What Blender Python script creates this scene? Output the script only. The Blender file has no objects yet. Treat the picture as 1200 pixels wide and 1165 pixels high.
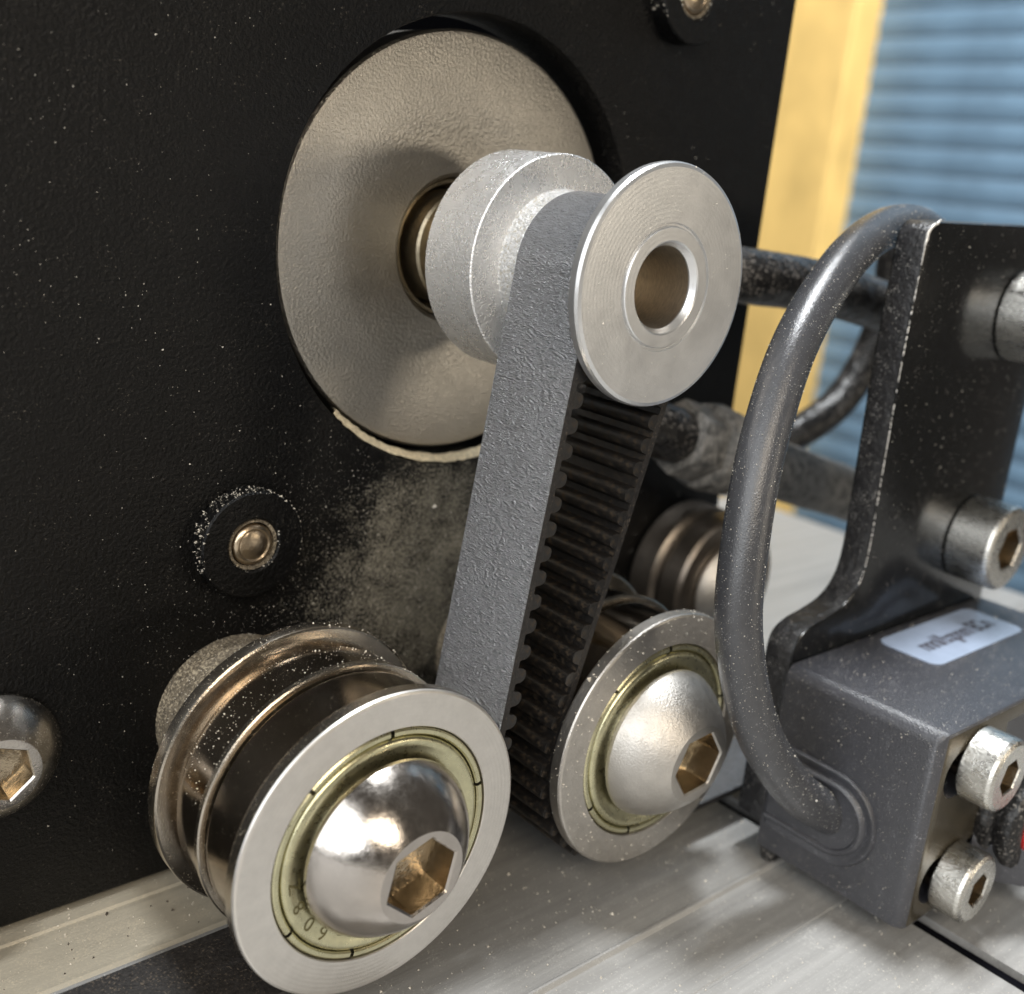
import bpy, bmesh, math, random
import numpy as np
from mathutils import Vector, Matrix
random.seed(7)
rng = np.random.default_rng(11)
PI = math.pi
S = 0.1                      # 1 blender unit = 10 mm; every number below is in millimetres
scn = bpy.context.scene
scn.unit_settings.scale_length = 0.01
COL = scn.collection

# ------------------------------------------------------------------ camera
cam_d = bpy.data.cameras.new('camera')
cam = bpy.data.objects.new('camera', cam_d)
COL.objects.link(cam)
CAMP = Vector((-64.7285, -81.0356, 7.3929))
rot = Matrix(((0.75818585, 0.11506889, -0.64180477),
              (-0.64515213, 0.27506509, -0.71282390),
              (0.09451424, 0.95451472, 0.28278740)))
cam.matrix_world = Matrix.Translation(CAMP * S) @ rot.to_4x4()
cam_d.sensor_fit = 'HORIZONTAL'
cam_d.sensor_width = 36
cam_d.lens = 36 * 1285.416 / 1200
cam_d.clip_start = 0.05
cam_d.clip_end = 2000
cam_d.dof.use_dof = True
cam_d.dof.focus_distance = 8.6
cam_d.dof.aperture_fstop = 0.30
scn.camera = cam

# ------------------------------------------------------------------ world and lamps
w = bpy.data.worlds.new('World')
scn.world = w
w.use_nodes = True
bg = w.node_tree.nodes['Background']
bg.inputs[0].default_value = (1.0, 0.91, 0.80, 1)
bg.inputs[1].default_value = 0.09

def area(name, loc, target, sx, sy, L, color, spread=180):
    d = bpy.data.lights.new(name, 'AREA')
    d.shape = 'ELLIPSE'
    d.size, d.size_y = sx * S, sy * S
    d.energy = L * PI * sx * S * sy * S
    d.color = color
    d.spread = math.radians(spread)
    o = bpy.data.objects.new(name, d)
    COL.objects.link(o)
    o.location = Vector(loc) * S
    o.rotation_euler = (Vector(target) - Vector(loc)).to_track_quat('-Z', 'Y').to_euler()
    return o

area('ceiling_lamp', (95, 35, 750), (0, -20, -50), 130, 170, 124, (0.95, 0.98, 1.0))
area('window_light', (-700, -150, 330), (0, -20, -20), 1150, 760, 2.6, (0.95, 0.98, 1.0))
area('work_lamp', (-260, -620, 420), (-10, 0, -20), 420, 300, 6.8, (1.0, 0.87, 0.70))
area('bench_lamp', (330, -560, 40), (0, 0, 0), 110, 90, 12.0, (1.0, 0.88, 0.70))
area('shutter_fill', (330, -40, 520), (450, 220, 0), 120, 120, 17, (1.0, 0.95, 0.85), 70)  # unseen fill light, added to brighten the shutter and post

scn.view_settings.view_transform = 'Standard'
scn.view_settings.look = 'None'
scn.view_settings.exposure = 0
scn.view_settings.gamma = 1
scn.cycles.max_bounces = 8
scn.cycles.use_denoising = True

# ------------------------------------------------------------------ materials
def mat(name, base, metal=0.0, rough=0.5, bump=None, var=0.0, var_scale=10, stretch=(1, 1, 1),
        dust=0.0, dust_col=(0.55, 0.50, 0.42), dust_scale=60, dust_soft=0.06, spec=0.5, coat=0.0,
        rough_var=0.0, up_dust=False, aniso=0.0, crease=False, turned=0.0):
    """bump = (scale, distance_mm, detail); dust = share of the surface under fine specks"""
    m = bpy.data.materials.new(name)
    m.use_nodes = True
    nt = m.node_tree
    N, Lk = nt.nodes, nt.links
    p = N['Principled BSDF']
    p.inputs['Base Color'].default_value = (*base, 1)
    p.inputs['Metallic'].default_value = metal
    p.inputs['Roughness'].default_value = rough
    p.inputs['Specular IOR Level'].default_value = spec
    p.inputs['Coat Weight'].default_value = coat
    p.inputs['Coat Roughness'].default_value = 0.15
    p.inputs['Anisotropic'].default_value = aniso
    tc = N.new('ShaderNodeTexCoord')
    mp = N.new('ShaderNodeMapping')
    mp.inputs['Scale'].default_value = stretch
    Lk.new(tc.outputs['Object'], mp.inputs['Vector'])
    def noise(scale, detail=3, rough_=0.55, vec=None):
        n = N.new('ShaderNodeTexNoise')
        n.inputs['Scale'].default_value = scale
        n.inputs['Detail'].default_value = detail
        n.inputs['Roughness'].default_value = rough_
        Lk.new((vec or mp).outputs[0] if vec is None else vec, n.inputs['Vector'])
        return n
    colour = None
    if var:
        n = noise(var_scale, 5, 0.6)
        mx = N.new('ShaderNodeMix'); mx.data_type = 'RGBA'
        lo = tuple(max(0, c * (1 - var)) for c in base); hi = tuple(min(1, c * (1 + var)) for c in base)
        mx.inputs['A'].default_value = (*lo, 1); mx.inputs['B'].default_value = (*hi, 1)
        mr = N.new('ShaderNodeMapRange'); mr.inputs[1].default_value = 0.3; mr.inputs[2].default_value = 0.7
        Lk.new(n.outputs['Fac'], mr.inputs[0]); Lk.new(mr.outputs[0], mx.inputs['Factor'])
        colour = mx.outputs['Result']
        Lk.new(colour, p.inputs['Base Color'])
    if rough_var:
        n = noise(var_scale * 1.7, 5, 0.65)
        mr = N.new('ShaderNodeMapRange')
        mr.inputs[1].default_value = 0.3; mr.inputs[2].default_value = 0.7
        mr.inputs[3].default_value = max(0.02, rough - rough_var); mr.inputs[4].default_value = min(1, rough + rough_var)
        Lk.new(n.outputs['Fac'], mr.inputs[0]); Lk.new(mr.outputs[0], p.inputs['Roughness'])
    if bump:
        n = noise(bump[0], bump[2], 0.6)
        hgt = n.outputs['Fac']
        if crease:
            s1 = N.new('ShaderNodeMath'); s1.operation = 'SUBTRACT'; Lk.new(hgt, s1.inputs[0]); s1.inputs[1].default_value = 0.5
            s2 = N.new('ShaderNodeMath'); s2.operation = 'ABSOLUTE'; Lk.new(s1.outputs[0], s2.inputs[0])
            s3 = N.new('ShaderNodeMath'); s3.operation = 'MULTIPLY'; Lk.new(s2.outputs[0], s3.inputs[0]); s3.inputs[1].default_value = 4.0
            s4 = N.new('ShaderNodeMath'); s4.operation = 'MINIMUM'; Lk.new(s3.outputs[0], s4.inputs[0]); s4.inputs[1].default_value = 0.8
            hgt = s4.outputs[0]
        b = N.new('ShaderNodeBump'); b.inputs['Distance'].default_value = bump[1] * S
        if turned:
            wv = N.new('ShaderNodeTexWave'); wv.wave_type = 'RINGS'; wv.rings_direction = 'Y'
            wv.inputs['Scale'].default_value = 9; wv.inputs['Distortion'].default_value = 1.5; wv.inputs['Detail'].default_value = 4; wv.inputs['Detail Scale'].default_value = 0.3
            Lk.new(tc.outputs['Object'], wv.inputs['Vector'])
            ma = N.new('ShaderNodeMath'); ma.operation = 'MULTIPLY_ADD'
            Lk.new(wv.outputs['Fac'], ma.inputs[0]); ma.inputs[1].default_value = turned; Lk.new(hgt, ma.inputs[2]); hgt = ma.outputs[0]
        Lk.new(hgt, b.inputs['Height']); Lk.new(b.outputs[0], p.inputs['Normal'])
    if dust:
        n1 = noise(dust_scale, 2, 0.7, tc.outputs['Object'])
        n2 = noise(dust_scale * 0.09, 4, 0.6, tc.outputs['Object'])
        ad = N.new('ShaderNodeMath'); ad.operation = 'MULTIPLY_ADD'
        Lk.new(n2.outputs['Fac'], ad.inputs[0]); ad.inputs[1].default_value = 0.35; Lk.new(n1.outputs['Fac'], ad.inputs[2])
        fac = ad.outputs[0]
        if up_dust:
            g = N.new('ShaderNodeNewGeometry'); sp = N.new('ShaderNodeSeparateXYZ')
            Lk.new(g.outputs['Normal'], sp.inputs[0])
            a2 = N.new('ShaderNodeMath'); a2.operation = 'MULTIPLY_ADD'
            Lk.new(sp.outputs['Z'], a2.inputs[0]); a2.inputs[1].default_value = 0.16; Lk.new(fac, a2.inputs[2])
            fac = a2.outputs[0]
        mr = N.new('ShaderNodeMapRange'); mr.interpolation_type = 'SMOOTHSTEP'
        t = 0.98 - dust * 0.25
        mr.inputs[1].default_value = t - dust_soft; mr.inputs[2].default_value = t + dust_soft
        Lk.new(fac, mr.inputs[0])
        d = N.new('ShaderNodeBsdfPrincipled')
        d.inputs['Base Color'].default_value = (*dust_col, 1); d.inputs['Roughness'].default_value = 0.9
        ms = N.new('ShaderNodeMixShader')
        Lk.new(mr.outputs[0], ms.inputs[0]); Lk.new(p.outputs[0], ms.inputs[1]); Lk.new(d.outputs[0], ms.inputs[2])
        Lk.new(ms.outputs[0], N['Material Output'].inputs['Surface'])
    return m

M = {}
M['rubber_edge'] = mat('rubber_edge', (0.022, 0.020, 0.019), 0, 0.55, (40, 0.06, 2), 0.5, 30, spec=0.35, dust=0.6, dust_col=(0.10, 0.08, 0.06), dust_scale=50)
M['rubber_tooth'] = mat('rubber_tooth', (0.010, 0.009, 0.0085), 0, 0.42, (40, 0.04, 3), 0.4, 20, spec=0.5, dust=0.70, dust_col=(0.055, 0.038, 0.022), dust_scale=16, dust_soft=0.14)
M['belt_back'] = mat('belt_back', (0.235, 0.242, 0.258), 0, 0.24, (30, 0.50, 4), 0.16, 25, (1, 0.42, 1.3), spec=1.0, crease=True)
M['alu'] = mat('alu', (0.80, 0.805, 0.81), 0.85, 0.32, (90, 0.010, 3), 0.04, 4, rough_var=0.04, turned=0.15)
M['alu_hub'] = mat('alu_hub', (0.88, 0.885, 0.895), 0.78, 0.28, (60, 0.11, 3), 0.05, 6, rough_var=0.04)
M['grimy_alu'] = mat('grimy_alu', (0.60, 0.60, 0.60), 0.8, 0.35, (30, 0.25, 4), 0.3, 20, dust=0.8, dust_col=(0.40, 0.37, 0.31), dust_scale=40, dust_soft=0.08)
M['brass_bore'] = mat('brass_bore', (0.74, 0.68, 0.59), 1, 0.36, (30, 0.02, 3), 0.15, 20, (1, 3, 1))
M['steel'] = mat('steel', (0.62, 0.58, 0.53), 1, 0.22, (60, 0.012, 3), 0.08, 8, rough_var=0.07, dust=0.55, dust_col=(0.40, 0.36, 0.30), dust_scale=70)
M['steel_dark'] = mat('steel_dark', (0.36, 0.30, 0.235), 1, 0.12, (100, 0.003, 2), 0.12, 4, rough_var=0.05, dust=0.25, dust_col=(0.36, 0.30, 0.21), dust_scale=80)
M['ground_face'] = mat('ground_face', (0.74, 0.71, 0.67), 1, 0.40, (110, 0.012, 2), 0.05, 12, turned=0.35)
M['rim_steel'] = mat('rim_steel', (0.50, 0.45, 0.38), 1, 0.22, (70, 0.015, 3), 0.1, 6, dust=0.42, dust_col=(0.42, 0.36, 0.26), dust_scale=70, rough_var=0.06)
M['dull_steel'] = mat('dull_steel', (0.23, 0.20, 0.17), 0.9, 0.36, (20, 0.05, 3), 0.2, 4)
M['ground_dusty'] = mat('ground_dusty', (0.56, 0.53, 0.49), 1, 0.40, (60, 0.03, 2), 0.10, 10)
M['zinc_yellow'] = mat('zinc_yellow', (0.62, 0.59, 0.39), 1, 0.30, (60, 0.012, 3), 0.10, 10, rough_var=0.06)
M['seam'] = mat('seam', (0.03, 0.028, 0.02), 0.3, 0.6)
M['chrome'] = mat('chrome', (0.50, 0.46, 0.42), 1, 0.19, (35, 0.010, 4), 0.08, 7, rough_var=0.07)
M['sandy_steel'] = mat('sandy_steel', (0.54, 0.515, 0.48), 1, 0.43, (60, 0.05, 3), 0.08, 7, rough_var=0.06)
M['socket_gold'] = mat('socket_gold', (0.46, 0.39, 0.29), 1, 0.24, (25, 0.05, 3), 0.2, 12)
M['zinc_screw'] = mat('zinc_screw', (0.72, 0.70, 0.65), 1, 0.28, (45, 0.06, 4), 0.10, 10, (1, 0.4, 1), dust=0.28, dust_col=(0.6, 0.58, 0.5), dust_scale=80, rough_var=0.1)
M['boss'] = mat('boss', (0.55, 0.52, 0.47), 1, 0.34, (38, 0.09, 3), 0.08, 2, rough_var=0.05)
M['bronze'] = mat('bronze', (0.33, 0.28, 0.20), 1, 0.36, (40, 0.03, 2), 0.25, 8)
M['black_coat'] = mat('black_coat', (0.003, 0.0029, 0.003), 0, 0.37, (27, 0.17, 4), 0.3, 8, dust=0.40, dust_col=(0.10, 0.09, 0.075), dust_scale=40, spec=0.27, rough_var=0.06)
M['black_paint'] = mat('black_paint', (0.006, 0.0065, 0.007), 0, 0.18, (6, 0.03, 3), 0.3, 8, dust=0.30, dust_col=(0.30, 0.28, 0.26), dust_scale=50, dust_soft=0.03)
M['edge_paint'] = mat('edge_paint', (0.022, 0.022, 0.024), 0, 0.34, (12, 0.25, 4), 0.4, 12, dust=0.55, dust_col=(0.36, 0.35, 0.33), dust_scale=55, dust_soft=0.05)
M['bare_edge'] = mat('bare_edge', (0.75, 0.73, 0.70), 0.6, 0.4, (40, 0.05, 3), 0.2, 20)
M['grey_case'] = mat('grey_case', (0.045, 0.046, 0.054), 0, 0.28, (60, 0.07, 3), 0.10, 10, dust=0.42, dust_col=(0.45, 0.45, 0.47), dust_scale=85, dust_soft=0.03, spec=0.8)
M['case_front_reflection'] = mat('case_front_reflection', (0.10, 0.085, 0.06), 0.55, 0.26, (30, 0.02, 3), 0.12, 6)  # grey front face; the floor's warm reflection is put into its colour
M['cable_skin'] = mat('cable_skin', (0.052, 0.053, 0.058), 0, 0.26, (60, 0.035, 3), 0.12, 10, dust=0.40, dust_col=(0.40, 0.40, 0.41), dust_scale=85, dust_soft=0.04, spec=0.7)
M['black_rubber'] = mat('black_rubber', (0.013, 0.0125, 0.0125), 0, 0.33, (5, 0.5, 3), 0.3, 8, dust=0.7, dust_col=(0.22, 0.20, 0.18), dust_scale=30, dust_soft=0.10, spec=0.4)
M['dirty_hose'] = mat('dirty_hose', (0.10, 0.10, 0.097), 0, 0.55, (8, 0.22, 4), 0.4, 5, dust=1.2, dust_col=(0.31, 0.30, 0.285), dust_scale=9, dust_soft=0.2)
M['sticker'] = mat('sticker', (0.36, 0.43, 0.56), 0, 0.25, (4, 0.02, 2), 0.08, 3, coat=0.4)
M['ink'] = mat('ink', (0.07, 0.07, 0.09), 0, 0.5)
M['red_lens'] = mat('red_lens', (0.45, 0.02, 0.02), 0, 0.08, coat=0.8)
M['white_lens'] = mat('white_lens', (0.8, 0.78, 0.78), 0, 0.15)
M['bed'] = mat('bed', (0.365, 0.358, 0.345), 0.30, 0.50, (10, 0.03, 5), 0.16, 3, (0.06, 2.4, 1), dust=0.62, dust_col=(0.50, 0.49, 0.46), dust_scale=70, dust_soft=0.05, rough_var=0.08)
M['void'] = mat('void', (0.004, 0.004, 0.006), 0, 0.9, spec=0.05)
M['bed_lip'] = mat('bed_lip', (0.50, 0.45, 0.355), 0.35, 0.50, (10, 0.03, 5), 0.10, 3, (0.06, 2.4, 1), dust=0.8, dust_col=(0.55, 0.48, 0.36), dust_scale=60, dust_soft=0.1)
M['crumb'] = mat('crumb', (0.06, 0.05, 0.04), 0, 0.9)
M['wood'] = mat('wood', (0.68, 0.47, 0.165), 0, 0.6, (1.5, 0.3, 4), 0.28, 0.25, (1, 1, 0.5))
M['blue_slat'] = mat('blue_slat', (0.115, 0.195, 0.285), 0, 0.5, None, 0.18, 0.35)
M['dust'] = mat('dust', (0.70, 0.65, 0.56), 0, 0.9)
M['cream_dust'] = mat('cream_dust', (0.66, 0.57, 0.40), 0, 0.95, (60, 0.15, 3), 0.25, 25)
M['grime'] = mat('grime', (0.17, 0.14, 0.10), 0.1, 0.8, (30, 0.5, 4), 0.5, 20, dust=0.9, dust_col=(0.45, 0.38, 0.27), dust_scale=45, dust_soft=0.08)

def plate_material():
    """black powder coat with a pale, cloudy fan of sawdust lying below the motor hole"""
    m = M['black_coat']
    nt = m.node_tree; N, Lk = nt.nodes, nt.links
    out = N['Material Output']
    prev = out.inputs['Surface'].links[0].from_socket
    tc = N.new('ShaderNodeTexCoord')
    def blob(centre, size):
        mp = N.new('ShaderNodeMapping'); mp.vector_type = 'TEXTURE'
        mp.inputs['Location'].default_value = (Vector(centre) + Vector((0, 0, 55.6))) * S
        mp.inputs['Scale'].default_value = Vector(size) * S
        Lk.new(tc.outputs['Object'], mp.inputs['Vector'])
        l = N.new('ShaderNodeVectorMath'); l.operation = 'LENGTH'
        Lk.new(mp.outputs[0], l.inputs[0])
        r = N.new('ShaderNodeMapRange'); r.interpolation_type = 'SMOOTHSTEP'
        r.inputs[1].default_value = 1.0; r.inputs[2].default_value = 0.15
        Lk.new(l.outputs['Value'], r.inputs[0])
        return r.outputs[0]
    a = blob((-2, 0, -33), (25, 60, 21)); b = blob((-46, 0, 21), (14, 60, 5)); c = blob((-2, 0, -22), (14, 60, 5))
    def mth(op, x, y):
        n = N.new('ShaderNodeMath'); n.operation = op
        for i, v in enumerate((x, y)):
            if isinstance(v, (int, float)): n.inputs[i].default_value = v
            else: Lk.new(v, n.inputs[i])
        return n.outputs[0]
    tot = mth('ADD', mth('ADD', mth('MULTIPLY', a, 1.5), mth('MULTIPLY', b, 0.6)), mth('MULTIPLY', c, 0.35))
    n1 = N.new('ShaderNodeTexNoise'); n1.inputs['Scale'].default_value = 3.2; n1.inputs['Detail'].default_value = 8; n1.inputs['Roughness'].default_value = 0.72
    n2 = N.new('ShaderNodeTexNoise'); n2.inputs['Scale'].default_value = 38; n2.inputs['Detail'].default_value = 3
    Lk.new(tc.outputs['Object'], n1.inputs['Vector']); Lk.new(tc.outputs['Object'], n2.inputs['Vector'])
    k = mth('ADD', mth('MULTIPLY', n1.outputs['Fac'], 1.3), mth('MULTIPLY', n2.outputs['Fac'], 1.5))
    k = mth('SUBTRACT', mth('ADD', k, mth('MULTIPLY', tot, 0.46)), 1.80)
    f = mth('MINIMUM', mth('MAXIMUM', mth('MULTIPLY', k, 1.5), 0.0), 0.7)
    f = mth('MULTIPLY', f, mth('MINIMUM', mth('MULTIPLY', tot, 2.5), 1.0))
    d = N.new('ShaderNodeBsdfPrincipled'); d.inputs['Base Color'].default_value = (0.27, 0.25, 0.20, 1); d.inputs['Roughness'].default_value = 0.9
    ms = N.new('ShaderNodeMixShader')
    Lk.new(f, ms.inputs[0]); Lk.new(prev, ms.inputs[1]); Lk.new(d.outputs[0], ms.inputs[2])
    Lk.new(ms.outputs[0], out.inputs['Surface'])
plate_material()

# ------------------------------------------------------------------ helpers
def link(name, me, m, parent=None, loc=None):
    o = bpy.data.objects.new(name, me)
    COL.objects.link(o)
    if m is not None and not me.materials: me.materials.append(m)
    if parent is not None: o.parent = parent
    if loc is not None: o.location = Vector(loc) * S
    return o

def tag(o, label=None, cat=None, group=None, kind=None):
    if label: o['label'] = label
    if cat: o['category'] = cat
    if group: o['group'] = group
    if kind: o['kind'] = kind
    return o

def thing(name, label, cat, loc=(0, 0, 0), group=None):
    o = bpy.data.objects.new(name, None)
    o.empty_display_size = 0.2
    COL.objects.link(o)
    o.location = Vector(loc) * S
    return tag(o, label, cat, group)

def finish(bm, name, m, parent=None, angle=32, loc=None, smooth=True):
    bmesh.ops.recalc_face_normals(bm, faces=bm.faces)
    bmesh.ops.scale(bm, vec=(S, S, S), verts=bm.verts)
    me = bpy.data.meshes.new(name)
    bm.to_mesh(me); bm.free()
    if smooth:
        me.shade_smooth()
        me.set_sharp_from_angle(angle=math.radians(angle))
    return link(name, me, m, parent, loc)

def add_loft(bm, rings, closed=True, cap0=False, cap1=False, wrap=False):
    vs = [[bm.verts.new(p) for p in r] for r in rings]
    n = len(vs[0])
    pairs = list(zip(vs[:-1], vs[1:])) + ([(vs[-1], vs[0])] if wrap else [])
    for a, b in pairs:
        for i in range(n if closed else n - 1):
            j = (i + 1) % n
            bm.faces.new((a[i], a[j], b[j], b[i]))
    if cap0: bm.faces.new(vs[0][::-1])
    if cap1: bm.faces.new(vs[-1])
    return vs

AX = {'y': lambda r, t, a: (r * math.cos(t), a, r * math.sin(t)),
      'x': lambda r, t, a: (a, r * math.cos(t), r * math.sin(t)),
      'z': lambda r, t, a: (r * math.cos(t), r * math.sin(t), a)}

def add_lathe(bm, prof, axis='y', n=96, cap0=False, cap1=False, wrap=False, t0=0, t1=None, centre=(0, 0, 0)):
    c = Vector(centre)
    full = t1 is None
    ts = [t0 + (2 * PI if full else (t1 - t0)) * i / (n if full else n - 1) for i in range(n)]
    rings = [[c + Vector(AX[axis](r, t, a)) for t in ts] for r, a in prof]
    return add_loft(bm, rings, full, cap0 and full, cap1 and full, wrap)

def lathe(name, prof, m, parent=None, axis='y', n=96, cap0=False, cap1=False, wrap=False, loc=None, angle=32):
    bm = bmesh.new()
    add_lathe(bm, prof, axis, n, cap0, cap1, wrap)
    return finish(bm, name, m, parent, angle, loc)

def box(name, lo, hi, m, parent=None, bevel=0, seg=3, loc=None):
    bm = bmesh.new()
    bmesh.ops.create_cube(bm, size=1)
    lo, hi = Vector(lo), Vector(hi)
    for v in bm.verts:
        v.co = Vector((lo[i] + (v.co[i] + 0.5) * (hi[i] - lo[i]) for i in range(3)))
    if bevel: bmesh.ops.bevel(bm, geom=list(bm.edges), offset=bevel, segments=seg, profile=0.5, affect='EDGES')
    return finish(bm, name, m, parent, 40, loc)

def catmull(pts, sub=12):
    P = [Vector(p) for p in pts]
    P = [2 * P[0] - P[1]] + P + [2 * P[-1] - P[-2]]
    out = []
    for i in range(1, len(P) - 2):
        for k in range(sub):
            t = k / sub
            a, b, c, d = P[i - 1], P[i], P[i + 1], P[i + 2]
            out.append(0.5 * ((2 * b) + (c - a) * t + (2 * a - 5 * b + 4 * c - d) * t * t + (3 * b - a - 3 * c + d) * t ** 3))
    out.append(P[-2])
    return out

def add_tube(bm, pts, r, n=24, caps=True, wob=0.0):
    up = Vector((0.13, 0.29, 0.95)); rings = []
    for i, p in enumerate(pts):
        d = (pts[min(i + 1, len(pts) - 1)] - pts[max(i - 1, 0)]).normalized()
        u = d.cross(up).normalized(); up = u.cross(d).normalized()
        ri = r(i / (len(pts) - 1)) if callable(r) else r
        rings.append([p + (u * math.cos(2 * PI * k / n) + up * math.sin(2 * PI * k / n)) * (ri + (random.uniform(-wob, wob) if wob else 0)) for k in range(n)])
    add_loft(bm, rings, True, caps, caps)

def tube(name, pts, r, m, parent=None, n=24, sub=12, wob=0.0):
    bm = bmesh.new(); add_tube(bm, catmull(pts, sub), r, n, True, wob)
    return finish(bm, name, m, parent, 50)

def extrude_poly(name, pts2, y0, y1, m, parent=None, bevel=0.0):
    """outline in (x, z), extruded along y"""
    bm = bmesh.new()
    vs = [bm.verts.new((x, y0, z)) for x, z in pts2]
    f = bm.faces.new(vs)
    r = bmesh.ops.extrude_face_region(bm, geom=[f])
    for v in r['geom']:
        if isinstance(v, bmesh.types.BMVert): v.co.y = y1
    if bevel:
        es = [e for e in bm.edges if abs(e.verts[0].co.y - e.verts[1].co.y) < 1e-6]
        bmesh.ops.bevel(bm, geom=es, offset=bevel, segments=2, profile=0.5, affect='EDGES')
    bmesh.ops.triangulate(bm, faces=[f for f in bm.faces if len(f.verts) > 4])
    return finish(bm, name, m, parent, 30)

def hex_head(name, prof, flat_r, hexc, depth, m, ms, parent, ang0=0.0, n=96):
    """screw head along -y: outer lathe profile ending in a flat of radius flat_r, with a hex socket; two meshes"""
    a = hexc * math.cos(PI / 6)
    ts = [2 * PI * i / n for i in range(n)]
    def hexring(y, s=1.0):
        out = []
        for t in ts:
            u = (t - ang0) % (PI / 3) - PI / 6
            r = s * a / math.cos(u)
            out.append(Vector((r * math.cos(t), y, r * math.sin(t))))
        return out
    top = prof[-1][1]
    bm = bmesh.new()
    rings = [[Vector((r * math.cos(t), y, r * math.sin(t))) for t in ts] for r, y in prof]
    rings.append([Vector(((flat_r - 0.12) * math.cos(t), top - 0.01, (flat_r - 0.12) * math.sin(t))) for t in ts])
    rings.append(hexring(top + 0.0, 1.06))
    rings.append(hexring(top + 0.14, 1.0))
    add_loft(bm, rings, True, True, False)
    h = finish(bm, name, m, parent, 20)
    bm = bmesh.new()
    cone = [Vector((0.25 * math.cos(t), top + depth + 0.55, 0.25 * math.sin(t))) for t in ts]
    add_loft(bm, [hexring(top + 0.13, 1.002), hexring(top + depth, 0.985), [Vector((a * .8 * math.cos(t), top + depth + .05, a * .8 * math.sin(t))) for t in ts], cone], True, False, True)
    # socket keeps its inward-facing normals
    bmesh.ops.scale(bm, vec=(S, S, S), verts=bm.verts)
    me = bpy.data.meshes.new('socket'); bm.to_mesh(me); bm.free()
    me.shade_smooth(); me.set_sharp_from_angle(angle=math.radians(25))
    link('socket', me, ms, h)
    return h

def button_screw(label, loc, R, H, flat, hexc, depth, m, shank, ang0=0.0, group='button head screws'):
    t = thing('button_head_screw', label, 'screw', loc, group)
    prof = [(R - 0.35, 0), (R, -0.12), (R, -0.45)]
    # spherical dome from (R,-.45) to (flat,-H)
    k = 14
    for i in range(1, k + 1):
        u = i / k
        r = R + (flat - R) * u
        c = ((R * R - flat * flat) + 0) / (2 * (H - 0.45))
        zc = None
        # circle through (R,.45) and (flat,H) centred on the axis
        h0 = ((flat ** 2 - R ** 2) + (H ** 2 - 0.45 ** 2)) / (2 * (H - 0.45))
        rad = math.hypot(R, 0.45 - h0)
        y = h0 + math.sqrt(max(rad * rad - r * r, 0))
        yl = 0.45 + (H - 0.45) * u
        prof.append((r, -(0.78 * y + 0.22 * yl)))
    h = hex_head('head', prof, flat, hexc, depth, m, M['socket_gold'], t, ang0)
    lathe('shank', [(R * 0.56, 0.002), (R * 0.56, shank)], M['steel_dark'], t, cap1=True, n=32)
    return t

def cap_screw(label, loc, R, H, hexc, depth, m, shank, ang0=0.0):
    t = thing('socket_cap_screw', label, 'screw', loc, 'socket cap screws')
    prof = [(R - 0.25, 0), (R, -0.2), (R, -H + 0.5), (R - 0.12, -H + 0.2), (R - 0.45, -H)]
    hex_head('head', prof, R - 0.45, hexc, depth, m, M['socket_gold'], t, ang0)
    lathe('shank', [(R * 0.55, 0.002), (R * 0.55, shank)], M['steel_dark'], t, cap1=True, n=32)
    return t

# ------------------------------------------------------------------ setting: machine bed
ZB = -56.0
LIP = [(60, -62), (60, ZB), (3.2, ZB), (3.0, ZB - 0.25), (2.4, ZB - 0.25), (2.2, ZB), (-1.4, ZB), (-1.6, ZB - 0.18), (-1.9, ZB - 0.18), (-2.1, ZB), (-7.6, ZB), (-7.75, ZB + 0.14), (-8.4, ZB + 0.14),
       (-8.7, ZB - 0.1), (-8.7, -62)]
PROF = [(-8.705, -62), (-8.705, ZB - 0.1), (-29.4, ZB - 0.1), (-29.55, ZB - 0.02), (-29.75, ZB - 0.05), (-29.95, ZB - 0.5), (-37, ZB - 0.5), (-37.1, ZB - 0.58), (-37.35, ZB - 0.58), (-37.45, ZB - 0.5), (-330, ZB - 0.5), (-330, -62)]
def bed(name, prof, x0, x1, m):
    bm = bmesh.new()
    add_loft(bm, [[Vector((x, y, z)) for y, z in prof] for x in (x0, x1)], True, True, True)
    return tag(finish(bm, name, m, None, 10), kind='structure')
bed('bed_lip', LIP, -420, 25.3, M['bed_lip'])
bed('machine_bed', PROF, -420, 25.3, M['bed'])
bed('machine_bed', LIP, 27.5, 128, M['bed'])
bed('machine_bed', PROF, 27.5, 128, M['bed'])
tag(box('slot_shade', (25.31, -329, -61.9), (27.49, 59, ZB - 1.3), M['void']), kind='structure')  # black strip stands in for the shade down in the open gap
tag(box('bed_underside', (-419, -329, -64), (127, 59, -62.02), M['void']), kind='structure')

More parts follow.
